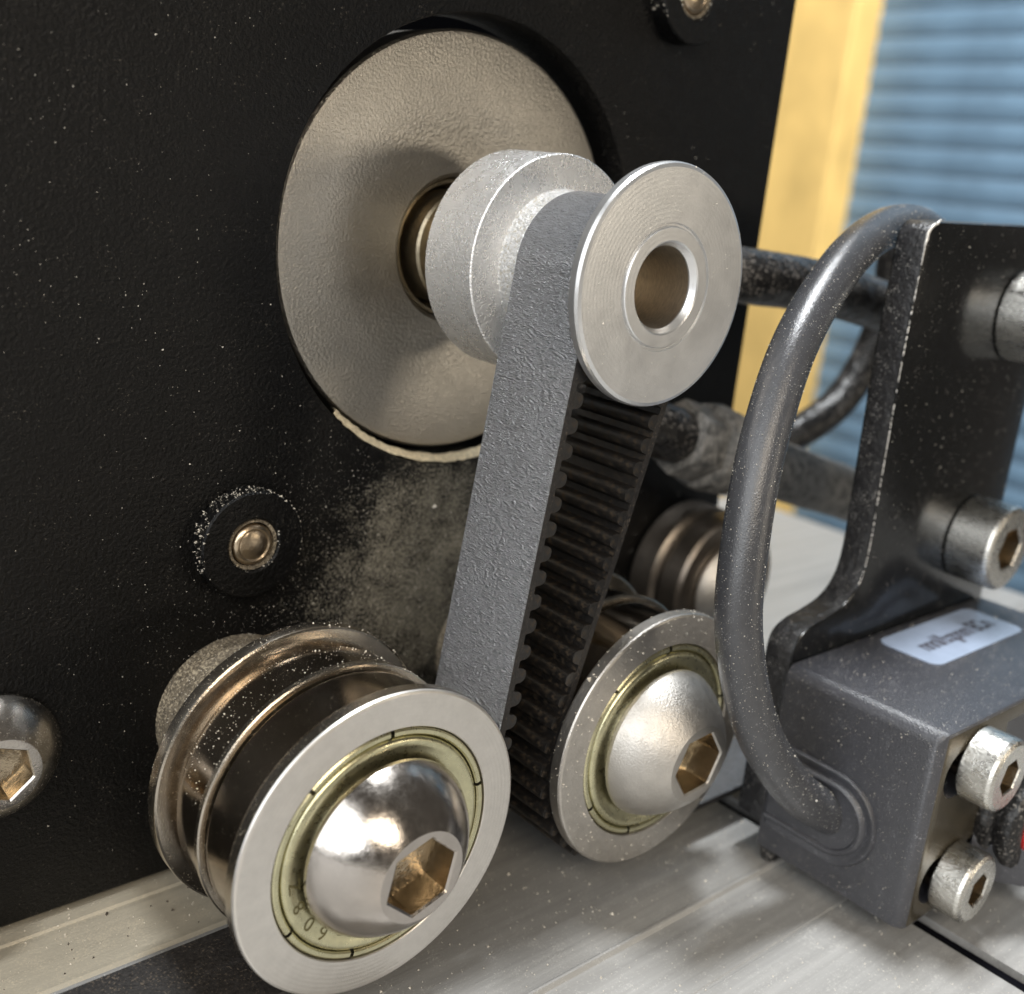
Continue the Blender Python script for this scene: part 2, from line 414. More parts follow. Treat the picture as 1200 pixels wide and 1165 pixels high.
# ------------------------------------------------------------------ mounting plate with the big hole
plate = thing('mounting_plate', 'large upright black powder coated plate with a big round hole', 'plate', (0, 0, -55.6))
def make_plate():
    HX, HZ, R = 0.5, 0.0, 20.3
    x0, x1, z0, z1 = -330.0, 43.2, -55.6, 130.0
    n = 160
    ts = [2 * PI * i / n for i in range(n)]
    for cx, cz in ((x0, z0), (x0, z1), (x1, z0), (x1, z1)):
        a = math.atan2(cz - HZ, cx - HX) % (2 * PI)
        i = min(range(n), key=lambda k: abs((ts[k] - a + PI) % (2 * PI) - PI)); ts[i] = a
    def rect(y, d=0.0):
        out = []
        for t in ts:
            c, s = math.cos(t), math.sin(t)
            k = min(((x1 - d - HX) / c if c > 1e-9 else 1e9), ((x0 + d - HX) / c if c < -1e-9 else 1e9),
                    ((z1 - d - HZ) / s if s > 1e-9 else 1e9), ((z0 + d - HZ) / s if s < -1e-9 else 1e9))
            out.append(Vector((HX + c * k, y, HZ + s * k)))
        return out
    def circ(r, y): return [Vector((HX + r * math.cos(t), y, HZ + r * math.sin(t))) for t in ts]
    bm = bmesh.new()
    add_loft(bm, [circ(R + 9, 0), circ(R + 0.45, 0), circ(R + 0.12, 0.13), circ(R, 0.45), circ(R, 6), rect(6), rect(0.3), rect(0, 0.3), circ(R + 9, 0)])
    bmesh.ops.remove_doubles(bm, verts=bm.verts, dist=1e-5)
    for v in bm.verts: v.co.z += 55.6
    return finish(bm, 'plate_body', M['black_coat'], plate, 25)
plate_body = make_plate()
bm = bmesh.new()
add_lathe(bm, [(20.22, 0.35), (19.75, 0.6), (19.6, 1.0), (19.7, 1.6)], n=60, t0=math.radians(226), t1=math.radians(318), centre=(0.5, 0, 0))
for v in bm.verts:
    v.co += Vector((rng.normal(0, .05), rng.normal(0, .05), rng.normal(0, .06)))
dp = tag(finish(bm, 'sawdust_deposit', M['cream_dust'], None, 60), kind='stuff')

# ------------------------------------------------------------------ motor behind the hole
motor = thing('stepper_motor', 'round beige metal motor face seen in the hole of the black plate', 'motor', (0, 1.7, 0))
bm = bmesh.new()
add_lathe(bm, [(19.05, 12), (19.05, 0.35), (18.8, 0.08), (18.5, 0.0), (12.2, 0.0), (11.9, 0.05), (6.9, 0.30), (6.5, 0.6), (6.4, 5)], n=128)
finish(bm, 'boss', M['boss'], motor, 25)
lathe('bearing_ring', [(6.39, 4.8), (6.39, 1.3), (6.25, 1.15), (5.95, 1.15), (5.85, 1.3), (5.85, 2.8), (5.4, 3.0)], M['bronze'], motor)
lathe('shaft_collar', [(5.3, 3.2), (5.3, -0.6), (5.1, -0.85), (4.4, -0.85), (4.3, -0.6), (4.2, -4.5), (3.2, -4.6)], M['bronze'], motor)
lathe('shaft', [(3.15, 6), (3.15, -13)], M['steel_dark'], motor, cap1=True)
bmx = box('motor_body', (-28, 10.5, -28), (28, 60, 28), M['void'], motor, 2)

# ------------------------------------------------------------------ timing pulley
YF, RF = -24.36, 9.33
pul = thing('timing_pulley', 'small silver aluminium belt pulley standing out of the motor face', 'pulley', (0, 0, 0))
lathe('hub', [(3.3, -5.7), (9.18, -5.7), (9.28, -5.8), (9.28, -11.8), (9.18, -11.9), (5.0, -12.0)], M['alu_hub'], pul, n=160, angle=15)
bm = bmesh.new()
ts = [2 * PI * i / 180 for i in range(180)]
rr = [5.6 if (i % 10) < 5 else 4.8 for i in range(180)]
add_loft(bm, [[Vector((r * math.cos(t), y, r * math.sin(t))) for r, t in zip(rr, ts)] for y in (-11.97, -23.2)])
finish(bm, 'toothed_barrel', M['alu'], pul, 20)
lathe('shoulder', [(4.0, -11.95), (6.5, -11.96), (6.42, -12.1), (6.3, -13.7), (6.15, -13.84), (4.0, -13.86)], M['grimy_alu'], pul, n=128, angle=20)
lathe('flange', [(4.3, -23.1), (9.1, -23.15), (9.3, -23.35), (RF, -23.6), (RF, -24.0), (9.22, -24.25), (8.95, YF), (4.92, YF), (4.84, YF + 0.25), (4.68, YF + 0.25), (4.62, YF)], M['alu'], pul, n=128, angle=20)
lathe('collar', [(4.62, YF + 0.01), (4.55, YF - 0.08), (3.62, YF - 0.08), (3.5, YF), (3.19, YF + 0.45), (3.17, YF + 0.6)], M['alu'], pul, n=96, angle=20)
lathe('bore', [(3.17, YF + 0.58), (3.17, -13.6), (2.6, -13.0), (0.02, -12.9)], M['brass_bore'], pul, n=96, angle=20)

# ------------------------------------------------------------------ timing belt with its teeth
YB0, YB1 = -22.75, -13.9
XL, XR, ZI, RD, RP = -22.95, 6.85, -40.7, 11.05, 6.45
def belt_path():
    """back surface of the belt as (x, z, tx, tz) at about 0.25 mm steps, and arc lengths"""
    P = []
    def line(a, b):
        n = max(2, int(math.dist(a, b) / 0.25))
        for i in range(n): P.append((a[0] + (b[0] - a[0]) * i / n, a[1] + (b[1] - a[1]) * i / n))
    def arc(c, r, a0, a1):
        n = max(2, int(abs(a1 - a0) * r / 0.25))
        for i in range(n):
            a = a0 + (a1 - a0) * i / n
            P.append((c[0] + r * math.cos(a), c[1] + r * math.sin(a)))
    # internal tangents between the pulley circle and each idler drum circle
    def tang(cx, cz, side):
        d = math.hypot(cx, cz); base = math.atan2(cz, cx)
        off = math.acos((RP + RD) / d)
        a = base - side * off
        p = (RP * math.cos(a), RP * math.sin(a)); q = (cx - RD * math.cos(a), cz - RD * math.sin(a))
        return a, p, q
    aL, pL, qL = tang(XL, ZI, 1); aR, pR, qR = tang(XR, ZI, -1)
    line((-180, ZI - RD), (XL, ZI - RD))
    a1 = aL + PI
    while a1 > PI: a1 -= 2 * PI
    while a1 < -PI / 2: a1 += 2 * PI
    arc((XL, ZI), RD, -PI / 2, a1)
    line(qL, pL)
    s = aL % (2 * PI); e = aR % (2 * PI)
    if e > s: e -= 2 * PI
    arc((0, 0), RP, s, e)
    line(pR, qR)
    s = (aR + PI) % (2 * PI)
    arc((XR, ZI), RD, s, 1.5 * PI)
    line((XR, ZI - RD), (150, ZI - RD)); P.append((150, ZI - RD))
    return P
BP = belt_path()
belt = thing('timing_belt', 'black toothed rubber belt looped over the silver pulley and between the idlers', 'belt', (0, 0, 0))
def make_belt():
    n = len(BP); nrm = []
    for i in range(n):
        a, b = BP[max(i - 1, 0)], BP[min(i + 1, n - 1)]
        dx, dz = b[0] - a[0], b[1] - a[1]; l = math.hypot(dx, dz)
        nrm.append((dz / l, -dx / l))          # right-hand side of travel: the toothed side
    arcl = [0]
    for a, b in zip(BP[:-1], BP[1:]): arcl.append(arcl[-1] + math.dist(a, b))
    T = 0.72; e = 0.11
    sec = [(YB0, T), (YB0, e), (YB0 + e, 0), (YB1 - e, 0), (YB1, e), (YB1, T)]
    bm = bmesh.new()
    rings = [[Vector((p[0] + q[0] * d, y, p[1] + q[1] * d)) for y, d in sec] for p, q in zip(BP, nrm)]
    vs = add_loft(bm, rings, True, True, True)
    bm.faces.ensure_lookup_table()
    k = len(sec)
    for idx, f in enumerate(bm.faces):
        if idx < (n - 1) * k:
            f.material_index = {1: 1, 2: 1, 3: 1, 5: 2}.get(idx % k, 0) if BP[idx // k][0] > -23 else 0
    o = finish(bm, 'belt_strip', M['rubber_edge'], belt, 40)
    o.data.materials.append(M['belt_back']); o.data.materials.append(M['rubber_tooth'])
    # teeth: one shared mesh, placed every 2 mm along the toothed side
    bm = bmesh.new()
    prof = [(-0.78, -0.05), (-0.66, 0.12), (-0.60, 0.55), (-0.42, 0.86), (-0.16, 0.98), (0.16, 0.98), (0.42, 0.86), (0.60, 0.55), (0.66, 0.12), (0.78, -0.05)]
    add_loft(bm, [[Vector((u, y, v)) for u, v in prof] for y in (YB0 + 0.01, YB1 - 0.01)], True, True, True)
    bmesh.ops.recalc_face_normals(bm, faces=bm.faces); bmesh.ops.scale(bm, vec=(S, S, S), verts=bm.verts)
    me = bpy.data.meshes.new('tooth'); bm.to_mesh(me); bm.free(); me.shade_smooth(); me.set_sharp_from_angle(angle=math.radians(50))
    me.materials.append(M['rubber_tooth'])
    s = 0.6
    for i in range(n):
        if arcl[i] >= s:
            s += 2.04
            if -44 < BP[i][0] < 20 and not (BP[i][1] < ZI - RD + 0.02 and (BP[i][0] < XL - 14 or BP[i][0] > XR + 8)):
                o = link('tooth', me, None, belt)
                p, q = BP[i], nrm[i]
                tx = Vector((-q[1], 0, q[0])); tz = Vector((q[0], 0, q[1])); ty = tz.cross(tx)
                mw = Matrix((tx, Vector((0, 1, 0)), tz)).transposed().to_4x4()
                mw.translation = Vector((p[0] + q[0] * T, 0, p[1] + q[1] * T)) * S
                o.matrix_local = mw
make_belt()

# ------------------------------------------------------------------ idler pulleys (flanged bearings back to back)
def idler(label, cx, dusty):
    face = M['ground_dusty'] if dusty else M['ground_face']
    t = thing('idler_pulley', label, 'idler pulley', (cx, 0, ZI), 'idler pulleys under the belt')
    RW = 12.2
    y0 = -24.58
    rim = M['ground_dusty'] if dusty else M['rim_steel']
    lathe('front_bearing', [(10.8, -17.9), (10.95, -18.0), (11.0, -18.12), (11.0, -22.85), (10.9, -22.95), (10.5, -23.0), (10.5, -23.19)], M['steel_dark'], t, n=128, angle=15)
    lathe('front_flange', [(10.3, -23.2), (11.95, -23.2), (12.12, -23.28), (RW, -23.45), (RW, -24.345)], rim, t, n=128, angle=25)
    fr = lathe('bearing_face', [(RW, -24.34), (12.12, -24.5), (11.95, y0), (9.42, y0), (9.35, y0 + 0.08), (9.3, y0 + 0.75)], face, t, n=128, angle=20)
    # retaining ring in six arcs, then the zinc shield
    bm = bmesh.new()
    for k in range(6):
        a0 = math.radians(60 * k + 22 + (9 if k % 2 else -6)); a1 = math.radians(60 * (k + 1) + 22 + (-6 if k % 2 else 9)) - 0.035
        vs = add_lathe(bm, [(9.28, y0 + 0.5), (9.22, y0 + 0.16), (9.1, y0 + 0.06), (8.8, y0 + 0.06), (8.68, y0 + 0.2), (8.66, y0 + 0.6)], n=26, t0=a0, t1=a1)
    finish(bm, 'retaining_ring', M['zinc_yellow'], t, 25)
    lathe('ring_groove', [(9.32, y0 + 0.62), (8.4, y0 + 0.62)], M['seam'], t)
    sh = lathe('shield', [(8.62, y0 + 0.75), (8.6, y0 + 0.35), (8.5, y0 + 0.12), (8.3, y0 - 0.02), (8.05, y0 - 0.02), (7.75, y0 + 0.1), (7.4, y0 + 0.2), (6.6, y0 + 0.24), (6.3, y0 + 0.3), (6.25, y0 + 0.9)], M['zinc_yellow'], t, n=128, angle=40)
    lathe('inner_race', [(6.2, y0 + 0.9), (6.2, y0 + 0.02), (6.0, y0 - 0.1), (4.0, y0 - 0.1)], face, t)
    lathe('middle_washer', [(10.6, -16.9), (11.3, -16.95), (11.42, -17.05), (11.42, -17.5), (11.3, -17.6), (10.6, -17.65)], M['rim_steel'], t, n=128, angle=25)
    lathe('rear_bearing', [(10.8, -16.76), (10.95, -16.68), (11.0, -16.55), (11.0, -13.2), (10.75, -12.9), (10.35, -12.75), (10.3, -12.01)], M['steel_dark'], t, n=128, angle=15)
    lathe('rear_flange', [(10.15, -12.0), (11.6, -12.0), (12.0, -11.95), (12.15, -11.85), (RW, -11.7), (RW, -10.75), (12.1, -10.6), (11.9, -10.56), (4, -10.56)], M['rim_steel'], t, n=128, angle=25)
    # thick washer between bearing and plate
    lathe('stand_off_washer', [(4, -10.5), (9.2, -10.4), (9.5, -10.0), (9.4, -8.6), (9.0, -8.2), (7.2, -7.9), (7.0, -0.02)], M['grime'], t, n=64, angle=30)
    return t, sh, y0
idL, shL, y0L = idler('clean shiny steel idler pulley at front left below the belt', XL, False)
idR, shR, y0R = idler('dusty steel idler pulley right of the toothed belt behind the looped cable', XR, True)

def mark_ring():
    """stamped bearing number on the left shield"""
    chars = [('-', (-26.62, -47.54)), ('6', (-27.9, -46.38)), ('0', (-28.89, -44.93)), ('8', (-29.72, -43.22)), ('Z', (-29.94, -41.38))]
    for ch, (x, z) in chars:
        cu = bpy.data.curves.new('stamp', 'FONT'); cu.body = ch; cu.size = 2.0; cu.align_x = 'CENTER'; cu.align_y = 'CENTER'
        ob = bpy.data.objects.new('stamp', cu); COL.objects.link(ob)
        me = bpy.data.meshes.new_from_object(ob.evaluated_get(bpy.context.evaluated_depsgraph_get()))
        bpy.data.objects.remove(ob)
        a = math.atan2(z - ZI, x - XL)
        R = 7.45
        up = Vector((math.cos(a), 0, math.sin(a)))          # tops outward
        rt = Vector((math.sin(a), 0, -math.cos(a)))         # reading clockwise seen from the front
        c = Vector((R * math.cos(a), y0L + 0.10, R * math.sin(a)))
        for v in me.vertices:
            q = c + rt * v.co.x * 0.85 + up * v.co.y * 0.72
            # lie on the shield's own slope
            r = math.hypot(q.x, q.z)
            q.y = y0L + float(np.interp(r, [6.6, 7.4, 7.75, 8.05, 8.3], [0.24, 0.2, 0.1, -0.02, -0.02])) - 0.02
            v.co = q * S
        link('stamped_character', me, M['stamp'], shL)
M['stamp'] = mat('stamp', (0.16, 0.14, 0.06), 0.6, 0.5)
mark_ring()

button_screw('shiny domed hex socket screw in the front left idler', (XL, -24.72, ZI), 7.0, 4.5, 3.55, 3.0, 2.6, M['chrome'], 30, math.radians(18))
button_screw('sandy matte domed hex socket screw in the right idler behind the cable', (XR, -24.72, ZI), 7.0, 4.7, 3.6, 2.95, 2.6, M['sandy_steel'], 30, math.radians(5))
button_screw('domed hex socket screw cut by the left edge low on the black plate', (-43.2, -0.02, -39.6), 5.3, 3.2, 2.9, 2.35, 2.2, M['steel'], 12, math.radians(40))

# ------------------------------------------------------------------ black spacers with studs on the plate
def spacer(label, x, z, label2):
    t = thing('spacer_ring', label, 'spacer', (x, -0.01, z), 'black spacers on the plate')
    lathe('ring', [(4.65, 0.0), (4.7, -0.2), (4.68, -1.8), (4.55, -2.0), (2.45, -2.02), (2.3, -1.9), (2.25, -0.6), (2.0, -0.5), (0.05, -0.5)], M['black_coat'], t, n=72, angle=25)
    s = thing('stud', label2, 'screw', (x, -0.5, z), 'studs in the black spacers')
    lathe('stud_end', [(1.85, 0.1), (1.85, -1.15), (1.7, -1.4), (1.45, -1.5), (1.3, -1.42), (1.15, -1.5), (0.6, -1.62), (0.02, -1.66)], M['bronze_end'], s, n=48, angle=40)
    lathe('chip_rim', [(2.28, -1.1), (2.22, -1.35), (2.0, -1.3), (1.95, -1.0)], M['grime'], s, n=48)
M['bronze_end'] = mat('bronze_end', (0.62, 0.50, 0.36), 1, 0.28, (30, 0.03, 3), 0.12, 10)
spacer('black ring spacer around a stud left of the belt above the front left idler', -22.2, -24.8, 'pale bronze stud end inside the lower left black spacer')
spacer('black ring spacer cut by the top edge of the plate near the wooden post', 24.4, 25.9, 'copper coloured stud end inside the spacer at the top of the plate')

# ------------------------------------------------------------------ rear roller
rol = thing('rear_roller', 'blurred brown steel roller of two discs low on the plate behind the looped cable', 'roller', (36.4, 0, -37.2))
lathe('rear_disc', [(5, -0.02), (8.3, -0.1), (8.75, -0.5), (8.75, -3.4), (8.3, -3.9), (7.6, -4.2)], M['dull_steel'], rol)
lathe('front_disc', [(7.6, -4.2), (8.3, -4.6), (8.75, -5.1), (8.75, -7.4), (8.4, -7.9), (4.0, -8.0)], M['dull_steel'], rol)
button_screw('blurred domed screw in the rear roller half hidden by the cable', (36.4, -8.02, -37.2), 6.0, 3.2, 3.0, 2.4, 2.0, M['sandy_steel'], 8)

# ------------------------------------------------------------------ bracket and its screws
br = thing('mounting_bracket', 'glossy black sheet metal bracket with chipped edges standing behind the grey box', 'bracket', (40, -26.5, -55))
outl = catmull([(30.15, 4.9, 0), (30.1, -6, 0), (30.6, -18, 0), (30.9, -25, 0), (30.3, -28.3, 0), (28.4, -30.2, 0), (25.6, -31.1, 0), (22.6, -31.7, 0), (20.9, -33.0, 0), (20.6, -36.0, 0)], 6)
pts = [(p.x, p.y) for p in outl] + [(20.6, -52), (58.2, -52), (58.2, 7.3), (31.7, 6.7), (30.8, 6.3), (30.3, 5.7)]
bm = bmesh.new()
vs = [bm.verts.new((x - 40, -1.55, z + 55)) for x, z in pts]
f0 = bm.faces.new(vs)
r = bmesh.ops.extrude_face_region(bm, geom=[f0])
for v in r['geom']:
    if isinstance(v, bmesh.types.BMVert): v.co.y = 1.5
bmesh.ops.recalc_face_normals(bm, faces=bm.faces)
bmesh.ops.bevel(bm, geom=[e for e in bm.edges if abs(e.verts[0].co.y - e.verts[1].co.y) < 1e-6], offset=0.18, segments=2, profile=0.5, affect='EDGES')
for f in bm.faces:
    if abs(f.normal.y) < 0.3: f.material_index = 1
bmesh.ops.triangulate(bm, faces=[f for f in bm.faces if len(f.verts) > 4])
bo = finish(bm, 'bracket_sheet', M['black_paint'], br, 30)
bo.data.materials.append(M['edge_paint'])
# bare metal showing along the chipped front edge
bm = bmesh.new()
chain = [Vector((x - 40, -1.55, z + 55)) for x, z in [(31.7, 6.7), (30.8, 6.3), (30.3, 5.7)] + pts[:26]]
for i, (a, b) in enumerate(zip(chain[:-1], chain[1:])):
    steps = max(1, int((b - a).length / 0.16))
    for k in range(steps):
        dens = 1.0 if i < 4 else 0.45
        if random.random() < dens:
            p = a.lerp(b, (k + random.random()) / steps)
            rr_ = random.uniform(0.05, 0.13) * (2.2 if i < 3 else 1)
            mtx = Matrix.Translation(p + Vector((0.06, 0.06, 0))) @ Matrix.Rotation(math.atan2(b.x - a.x, b.z - a.z) + random.uniform(-.3, .3), 4, 'Y') @ Matrix.Diagonal((rr_ * 0.6, rr_ * 0.7, rr_ * 2.4, 1))
            bmesh.ops.create_icosphere(bm, subdivisions=1, radius=1, matrix=mtx)
tag(finish(bm, 'paint_chip', M['bare_edge'], br, 60), kind='stuff')

cap_screw('upper silver socket screw on the black bracket cut by the right edge', (51.3, -28.06, -1.9), 4.7, 5.2, 2.5, 2.5, M['zinc_screw'], 4, 0.3)
cap_screw('lower silver socket screw on the black bracket above the sticker', (50.9, -28.06, -26.3), 4.7, 5.0, 2.5, 2.5, M['zinc_screw'], 4, 0.1)

# ------------------------------------------------------------------ grey sensor box
sb = thing('sensor_box', 'dark grey box with a pale blue sticker and a cable in its left side', 'box', (38, -36, -54.3))
O = Vector((38, -36, -54.3))
def rel(p): return Vector(p) - O
def case_body():
    """hollow-fronted case: left column in front, with two slots in its front face"""
    bm = bmesh.new()
    bmesh.ops.create_cube(bm, size=1)
    lo, hi = Vector((20, -44.3, -54.3)), Vector((57.6, -28.08, -34.7))
    for v in bm.verts: v.co = Vector((lo[i] + (v.co[i] + .5) * (hi[i] - lo[i]) for i in range(3))) - O
    def sel(fn): return [e for e in bm.edges if all(fn(v.co + O) for v in e.verts)]
    big = set(sel(lambda c: abs(c.x - 20) < .01 and c.z > -35)) | set(sel(lambda c: abs(c.x - 20) < .01 and c.y < -44))
    bmesh.ops.bevel(bm, geom=list(big), offset=1.25, segments=5, profile=0.5, affect='EDGES')
    es = [e for e in bm.edges if e.calc_face_angle(0) > 1.0]
    bmesh.ops.bevel(bm, geom=es, offset=0.35, segments=2, profile=0.5, affect='EDGES')
    return finish(bm, 'case', M['grey_case'], sb, 30)
case = case_body()
def cutter(x0, x1, z, r, y0, y1):
    bm = bmesh.new(); n = 20
    ring = [(x1 + r * math.cos(a), z + r * math.sin(a)) for a in [(-PI / 2 + PI * i / n) for i in range(n + 1)]] + \
           [(x0 + r * math.cos(a), z + r * math.sin(a)) for a in [(PI / 2 + PI * i / n) for i in range(n + 1)]]
    add_loft(bm, [[Vector((x, y, zz)) - O for x, zz in ring] for y in (y0, y1)], True, True, True)
    return finish(bm, 'cutter', M['void'], sb, 30)
cuts = [cutter(24.0, 30, -39.4, 2.3, -50, -41), cutter(24.0, 30, -50.3, 2.3, -50, -41)]
bmc = bmesh.new(); bmesh.ops.create_cube(bmc, size=1)
for v in bmc.verts: v.co = Vector((44.6 + v.co.x * 25, -47 + v.co.y * 10, -45 + v.co.z * 17)) - O
cuts.append(finish(bmc, 'cutter', M['void'], sb, 30))
for c in cuts:
    md = case.modifiers.new('cut', 'BOOLEAN'); md.object = c; md.operation = 'DIFFERENCE'; md.solver = 'EXACT'
dg = bpy.context.evaluated_depsgraph_get()
me = bpy.data.meshes.new_from_object(case.evaluated_get(dg))
case.modifiers.clear(); case.data = me
for c in cuts: bpy.data.objects.remove(c)
me.materials.clear(); me.materials.append(M['grey_case']); me.materials.append(M['case_front_reflection']); me.materials.append(M['void'])
for p in me.polygons:
    c = Vector(p.center) / S + O
    if abs(p.normal.y + 1) < 0.02 and c.y < -44.2: p.material_index = 1
    elif c.y > -44.25 and 21.4 < c.x < 32.4 and c.y < -40.9 and -53.5 < c.z < -36: p.material_index = 0
    else: p.material_index = 0
me.set_sharp_from_angle(angle=math.radians(30))

# sticker with its tiny print
def rounded(x0, x1, y0, y1, r, n=8):
    out = []
    for cx, cy, a0 in ((x1 - r, y1 - r, 0), (x0 + r, y1 - r, PI / 2), (x0 + r, y0 + r, PI), (x1 - r, y0 + r, 1.5 * PI)):
        out += [(cx + r * math.cos(a0 + PI / 2 * i / n), cy + r * math.sin(a0 + PI / 2 * i / n)) for i in range(n + 1)]
    return out
bm = bmesh.new()
ro = rounded(33.3, 52.0, -36.2, -29.4, 1.3)
add_loft(bm, [[Vector((x, y, z)) - O for x, y in ro] for z in (-34.69, -34.6)], True, True, True)
stk = finish(bm, 'sticker', M['sticker'], sb, 30)
cu = bpy.data.curves.new('print', 'FONT'); cu.body = 'nnnI/I:qpnm ECn'; cu.size = 2.9; cu.offset = 0.08; cu.align_x = 'CENTER'; cu.align_y = 'CENTER'; cu.space_character = 0.9
ob = bpy.data.objects.new('print', cu); COL.objects.link(ob)
me2 = bpy.data.meshes.new_from_object(ob.evaluated_get(bpy.context.evaluated_depsgraph_get()))
bpy.data.objects.remove(ob)
for v in me2.vertices:
    q = Vector((43.0 + v.co.x * 0.80, -32.9 + v.co.y, -34.585)) - O
    v.co = q * S
link('printed_text', me2, M['ink'], stk)

# moulded strain relief on the left side
def stadium(r, x, n=20):
    out = []
    yc, zc, back = -35.6, -47.0, 6.6
    for i in range(n + 1):
        a = -PI / 2 - PI * i / n
        out.append(Vector((x, yc + r * math.cos(a), zc + r * math.sin(a))) - O)
    for i in range(n + 1):
        a = PI / 2 - PI * i / n
        out.append(Vector((x, yc + back + min(r, 7.4 - back + 0.8) * math.cos(a) * 0.05, zc + r * math.sin(a))) - O)
    return out
bm = bmesh.new()
add_loft(bm, [stadium(r, 20 - h) for r, h in ((4.7, -0.3), (4.65, 0.25), (4.5, 0.45), (4.2, 0.45), (4.0, 0.3), (3.7, 0.3), (3.55, 0.6), (3.35, 0.75), (3.1, 0.7), (2.95, 0.5))], True, False, False)
add_loft(bm, [stadium(2.95, 19.5), stadium(2.2, 19.55), stadium(0.6, 19.6)], True, False, True)
finish(bm, 'strain_relief', M['grey_case'], sb, 40)
# rubber ring lens beside the screws, and the guard under it
ln = lathe('rubber_bellows', [(4.6, 0.5), (4.9, -0.2), (5.1, -0.9), (4.9, -1.6), (4.3, -1.9), (4.6, -2.2), (4.9, -2.8), (4.7, -3.6), (4.0, -4.0), (3.0, -4.0), (2.9, -3.5)], M['black_rubber'], sb, n=64, angle=60, loc=rel((35.0, -44.0, -46.4)))
lathe('red_lens', [(2.95, -3.0), (2.8, -4.2), (2.2, -4.9), (1.2, -5.3), (0.02, -5.4)], M['red_lens'], ln, n=48)
bm = bmesh.new()
add_loft(bm, [[Vector(p) - O for p in q] for q in ([(29.9, -44.5, -52.1), (31.8, -43.5, -52.1), (43, -57, -52.1), (41, -58, -52.1)], [(29.9, -44.5, -47.6), (31.8, -43.5, -47.6), (43, -57, -47.6), (41, -58, -47.6)])], True, True, True)
bmesh.ops.bevel(bm, geom=list(bm.edges), offset=0.2, segments=2, profile=0.5, affect='EDGES')
finish(bm, 'guard', M['grey_case'], sb, 30)
lathe('foot', [(0.9, 0), (0.9, -1.2), (0.6, -1.5)], M['black_rubber'], sb, axis='z', n=24, cap1=True, loc=rel((21.2, -29.2, -54.3)))

cap_screw('upper silver socket screw with golden socket on the front of the grey box', (26.8, -44.32, -38.9), 3.45, 3.3, 1.75, 1.7, M['zinc_screw'], 5, 0.15)
cap_screw('lower silver socket screw near the bottom corner of the grey box', (26.6, -44.32, -50.5), 3.4, 3.1, 1.7, 1.7, M['zinc_screw'], 5, 0.35)

# ------------------------------------------------------------------ cables and hoses
cb = thing('signal_cable', 'thick grey cable looping from the box up behind the bracket', 'cable', (20, -35, -47))
cpts = [(23, -36, -48.2), (20, -35.0, -46.9), (15.0, -34.0, -43.2), (9.2, -32.9, -35.9), (6.3, -31.6, -27.0), (7.0, -30.3, -18.6), (9.9, -28.6, -10.7), (15.3, -26.6, -3.2), (25.2, -23.9, 3.3), (36.0, -21.5, 6.0), (46, -20, 4.8), (56, -19, -2), (60, -18, -14)]
c_ob = tube('cable_jacket', [Vector(p) - Vector((20, -35, -47)) for p in cpts], 1.98, M['cable_skin'], cb, n=40, sub=14)

uh = thing('hose', 'upper thick black hose in front of the wooden post', 'hose', (24, 0, -0.5), 'hoses behind the bracket')
tube('hose_sheath', [Vector(p) - Vector((24, 0, -0.5)) for p in [(22, 1, -0.3), (24.5, -3.5, -0.4), (30.2, -7.6, -0.7), (43.0, -8.8, -1.7), (57.5, -9.6, -4.0), (76, -11, -7.0), (100, -12, -12)]], 2.95, M['black_rubber'], uh, n=28, sub=16, wob=0.05)
lh = thing('hose', 'lower dirty grey hose with a hex fitting above the rear roller', 'hose', (20, 0, -16.5), 'hoses behind the bracket')
B = Vector((20, 0, -16.5))
tube('hose_sheath', [Vector(p) - B for p in [(34.5, -7, -20.8), (42, -7, -23.0), (50, -7, -25.5), (62.3, -7, -29.2), (82, -7.5, -36), (105, -8, -44)]], 3.45, M['dirty_hose'], lh, n=28, sub=14, wob=0.10)
d = Vector((0.955, 0, -0.295)); u = Vector((0, 1, 0)); v2 = d.cross(u)
def ring_along(p, r, n, a0=0): return [p + (u * math.cos(2 * PI * i / n + a0) + v2 * math.sin(2 * PI * i / n + a0)) * r for i in range(n)]
bm = bmesh.new()
p0 = Vector((24.6, -7, -17.9)) - B
add_loft(bm, [ring_along(p0, 4.3, 6, .4), ring_along(p0 + d * 4.4, 4.3, 6, .4)], True, True, True)
bmesh.ops.bevel(bm, geom=list(bm.edges), offset=0.3, segments=2, profile=0.5, affect='EDGES')
finish(bm, 'hex_nut', M['dirty_hose'], lh, 30)
bm = bmesh.new()
p1 = p0 + d * 4.3
add_loft(bm, [ring_along(p1 + d * a, r, 36) for a, r in ((0, 3.6), (.3, 4.7), (1.6, 5.0), (2.0, 4.9), (2.2, 4.4), (2.9, 4.4), (3.1, 4.8), (4.2, 4.8), (4.4, 4.3), (5.1, 4.3), (5.3, 4.7), (6.4, 4.6), (6.8, 3.4))], True, True, True)
finish(bm, 'collar', M['dirty_hose'], lh, 30)
tube('elbow', [Vector(p) - B for p in [(17, 1, -15.2), (18.2, -3.5, -15.7), (21.0, -6.4, -16.7), (25, -7, -18.0)]], 3.0, M['black_rubber'], lh, n=24)
tc_ = thing('thin_cable', 'thin black cable curving down between the two hoses behind the bracket', 'cable', (78, -3, -8))
tube('cable_jacket', [Vector(p) - Vector((78, -3, -8)) for p in [(72, 0, 6), (73.4, 0, -2), (72.8, 0, -8), (70.2, 0, -13.6), (64.8, 0, -18.9), (56.5, 1, -22.8), (46, 2, -25)]], 2.3, M['black_rubber'], tc_, n=24)

